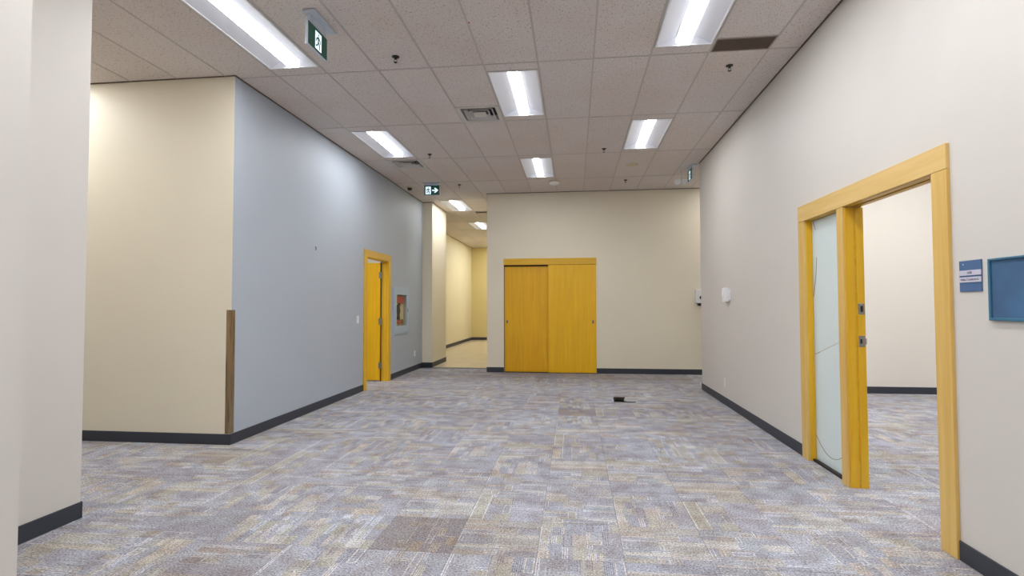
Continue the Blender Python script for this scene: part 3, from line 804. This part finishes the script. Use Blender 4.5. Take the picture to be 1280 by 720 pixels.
# ------------------------------------------------------------------ plates on walls
def plate(name, label, cat, xw, s, y, z, kind):
    t = thing(name, label, cat, (xw, y, z-.0575))
    obj('cover', bevel(box(*sorted((xw, xw+s*.006)), y-.036, y+.036, z-.0575, z+.0575), .002), M['plastic'], t)
    if kind == 'switch':
        obj('rocker', bevel(box(*sorted((xw+s*.006, xw+s*.010)), y-.016, y+.016, z-.032, z+.032), .0015), M['plastic'], t)
    else:
        for q in (-.02, .02):
            r = obj('receptacle', bevel(box(*sorted((xw+s*.006, xw+s*.008)), y-.014, y+.014, z+q-.013, z+q+.013), .001), M['plastic'], t)
            bm = NB()
            for e in (-.005, .005): bx(bm, *sorted((xw+s*.008, xw+s*.0084)), y+e-.001, y+e+.001, z+q-.004, z+q+.005)
            obj('slots', bm, M['black'], r)
plate('light_switch', 'white light switch on the blue wall left of its door', 'light switch', XL, 1, 7.785, 1.115, 'switch')
plate('wall_outlet', 'white outlet low on the blue wall past the fire cabinet', 'outlet', XL, 1, 10.70, .345, 'outlet')
plate('wall_outlet', 'white outlet low on the right wall near its far end', 'outlet', XR, -1, 7.40, .295, 'outlet')
t = thing('fire_alarm_box', 'white boxy alarm unit at eye height on the right wall', 'wall unit', (XR, 7.25, 1.37))
obj('backplate', bevel(box(XR-.012, XR, 7.10, 7.44, 1.385, 1.525), .003), M['plastic'], t)
h = obj('housing', bevel(box(XR-.062, XR-.012, 7.12, 7.26, 1.362, 1.545), .006, 2), M['plastic'], t)
obj('strobe_lens', bevel(box(XR-.074, XR-.062, 7.16, 7.22, 1.43, 1.50), .004), M['trim_white'], h)
t = thing('wall_dispenser', 'white dispenser on the back wall, half hidden by right wall', 'dispenser', (2.36, YB, 1.31))
obj('body', bevel(box(2.285, 2.43, YB-.10, YB, 1.36, 1.62), .012, 2), M['plastic'], t)
obj('nozzle_tray', bevel(box(2.32, 2.42, YB-.085, YB, 1.31, 1.358), .006), M['black'], t)
obj('button', bevel(box(2.345, 2.385, YB-.106, YB-.10, 1.44, 1.49), .002), M['black'], t)
bm = tube(NB(), [(XL, 6.43, 2.075), (XL+.012, 6.43, 2.068), (XL+.014, 6.43, 2.045), (XL+.004, 6.43, 2.03)], .004, 6)
tag(obj('wall_hook', bm, M['dark']), 'tiny dark hook high on the blue wall', 'hook')

# ------------------------------------------------------------------ room sign and tack board
t = thing('room_sign', 'small square blue room sign beside the doorway', 'sign', (XR, 2.925, 1.383))
y0, y1, z0, z1 = 2.849, 3.000, 1.385, 1.542
obj('backing', bevel(box(XR-.006, XR, y0, y1, z0, z1), .001), M['signblue'], t)
s1 = obj('insert_strip', box(XR-.009, XR-.006, y0, y1, 1.4665, 1.4925), M['signstrip'], t)
s2 = obj('insert_strip', box(XR-.009, XR-.006, y0, y1, 1.432, 1.4585), M['signstrip'], t)
obj('screw', lathe_bm := bevel(box(XR-.0085, XR-.006, 2.966, 2.972, 1.520, 1.526), .001), M['trim_white'], t)
def text(s, size, yc, zc, x, parent):
    cu = bpy.data.curves.new('lettering', 'FONT'); cu.body = s; cu.size = size; cu.align_x = 'CENTER'; cu.align_y = 'CENTER'; cu.extrude = .0003
    tmp = bpy.data.objects.new('tmp', cu); C.objects.link(tmp); bpy.context.view_layer.update()
    me = bpy.data.meshes.new_from_object(tmp); bpy.data.objects.remove(tmp)
    # text x -> -Y, text y -> Z, faces -X
    me.transform(Matrix(((0, 0, -1, x), (-1, 0, 0, yc), (0, 1, 0, zc), (0, 0, 0, 1))))
    me.transform(Matrix.Translation(-wpos(parent)))
    me.materials.append(M['ink']); o = bpy.data.objects.new('lettering', me); C.objects.link(o); o.parent = parent
text('160B', .0175, 2.925, 1.4795, XR-.0093, s1)
text('Video Conference', .0168, 2.925, 1.4455, XR-.0093, s2)

t = thing('tack_board', 'blue framed tack board cut by the right picture edge', 'notice board', (XR, 2.35, 1.246))
y0, y1, z0, z1 = 1.90, 2.795, 1.244, 1.537
obj('panel', box(XR-.009, XR, y0+.01, y1-.01, z0+.01, z1-.01), M['board'], t)
for a in ((y0, y1, z0, z0+.014), (y0, y1, z1-.010, z1)): obj('frame_rail', bevel(box(XR-.018, XR, *a), .002), M['boardframe'], t)
for a in ((y0, y0+.014, z0+.014, z1-.010), (y1-.014, y1, z0+.014, z1-.010)): obj('frame_stile', bevel(box(XR-.018, XR, *a), .002), M['boardframe'], t)

# ------------------------------------------------------------------ floor box
t = thing('floor_box', 'open black floor box with a steel rim on the carpet', 'floor box', (.68, 7.6, 0))
rim = NB()
X0, X1, Y0, Y1 = .535, .665, 7.46, 7.60
for a in ((X0-.012, X1+.012, Y0-.012, Y0), (X0-.012, X1+.012, Y1, Y1+.012), (X0-.012, X0, Y0, Y1), (X1, X1+.012, Y0, Y1)): bx(rim, *a, .0005, .005)
obj('rim', rim, M['steel'], t)
obj('well', box(X0, X1, Y0, Y1, .0005, .003), M['black'], t)
lid = bevel(box(X0-.01, X1+.01, Y1-.14, Y1+.01, .0, .010), .002)
bmesh.ops.rotate(lid, verts=lid.verts[:], cent=(0, Y1+.01, .003), matrix=Matrix.Rotation(-.42, 3, 'X'))
bmesh.ops.translate(lid, verts=lid.verts[:], vec=(0, 0, .004))
obj('lid', lid, M['steel_brown'] if 'steel_brown' in M else M['brown_grille'], t)
obj('spout', bevel(box(X0-.030, X0-.012, Y0-.01, Y0+.05, 0, .03), .004), M['trim_white'], t)
obj('cord', tube(NB(), [(X1-.03, Y0+.03, .01), (X1+.02, Y0-.02, .008), (X1+.09, Y0-.03, .007), (X1+.15, Y0-.02, .007)], .006, 8), M['black'], t)
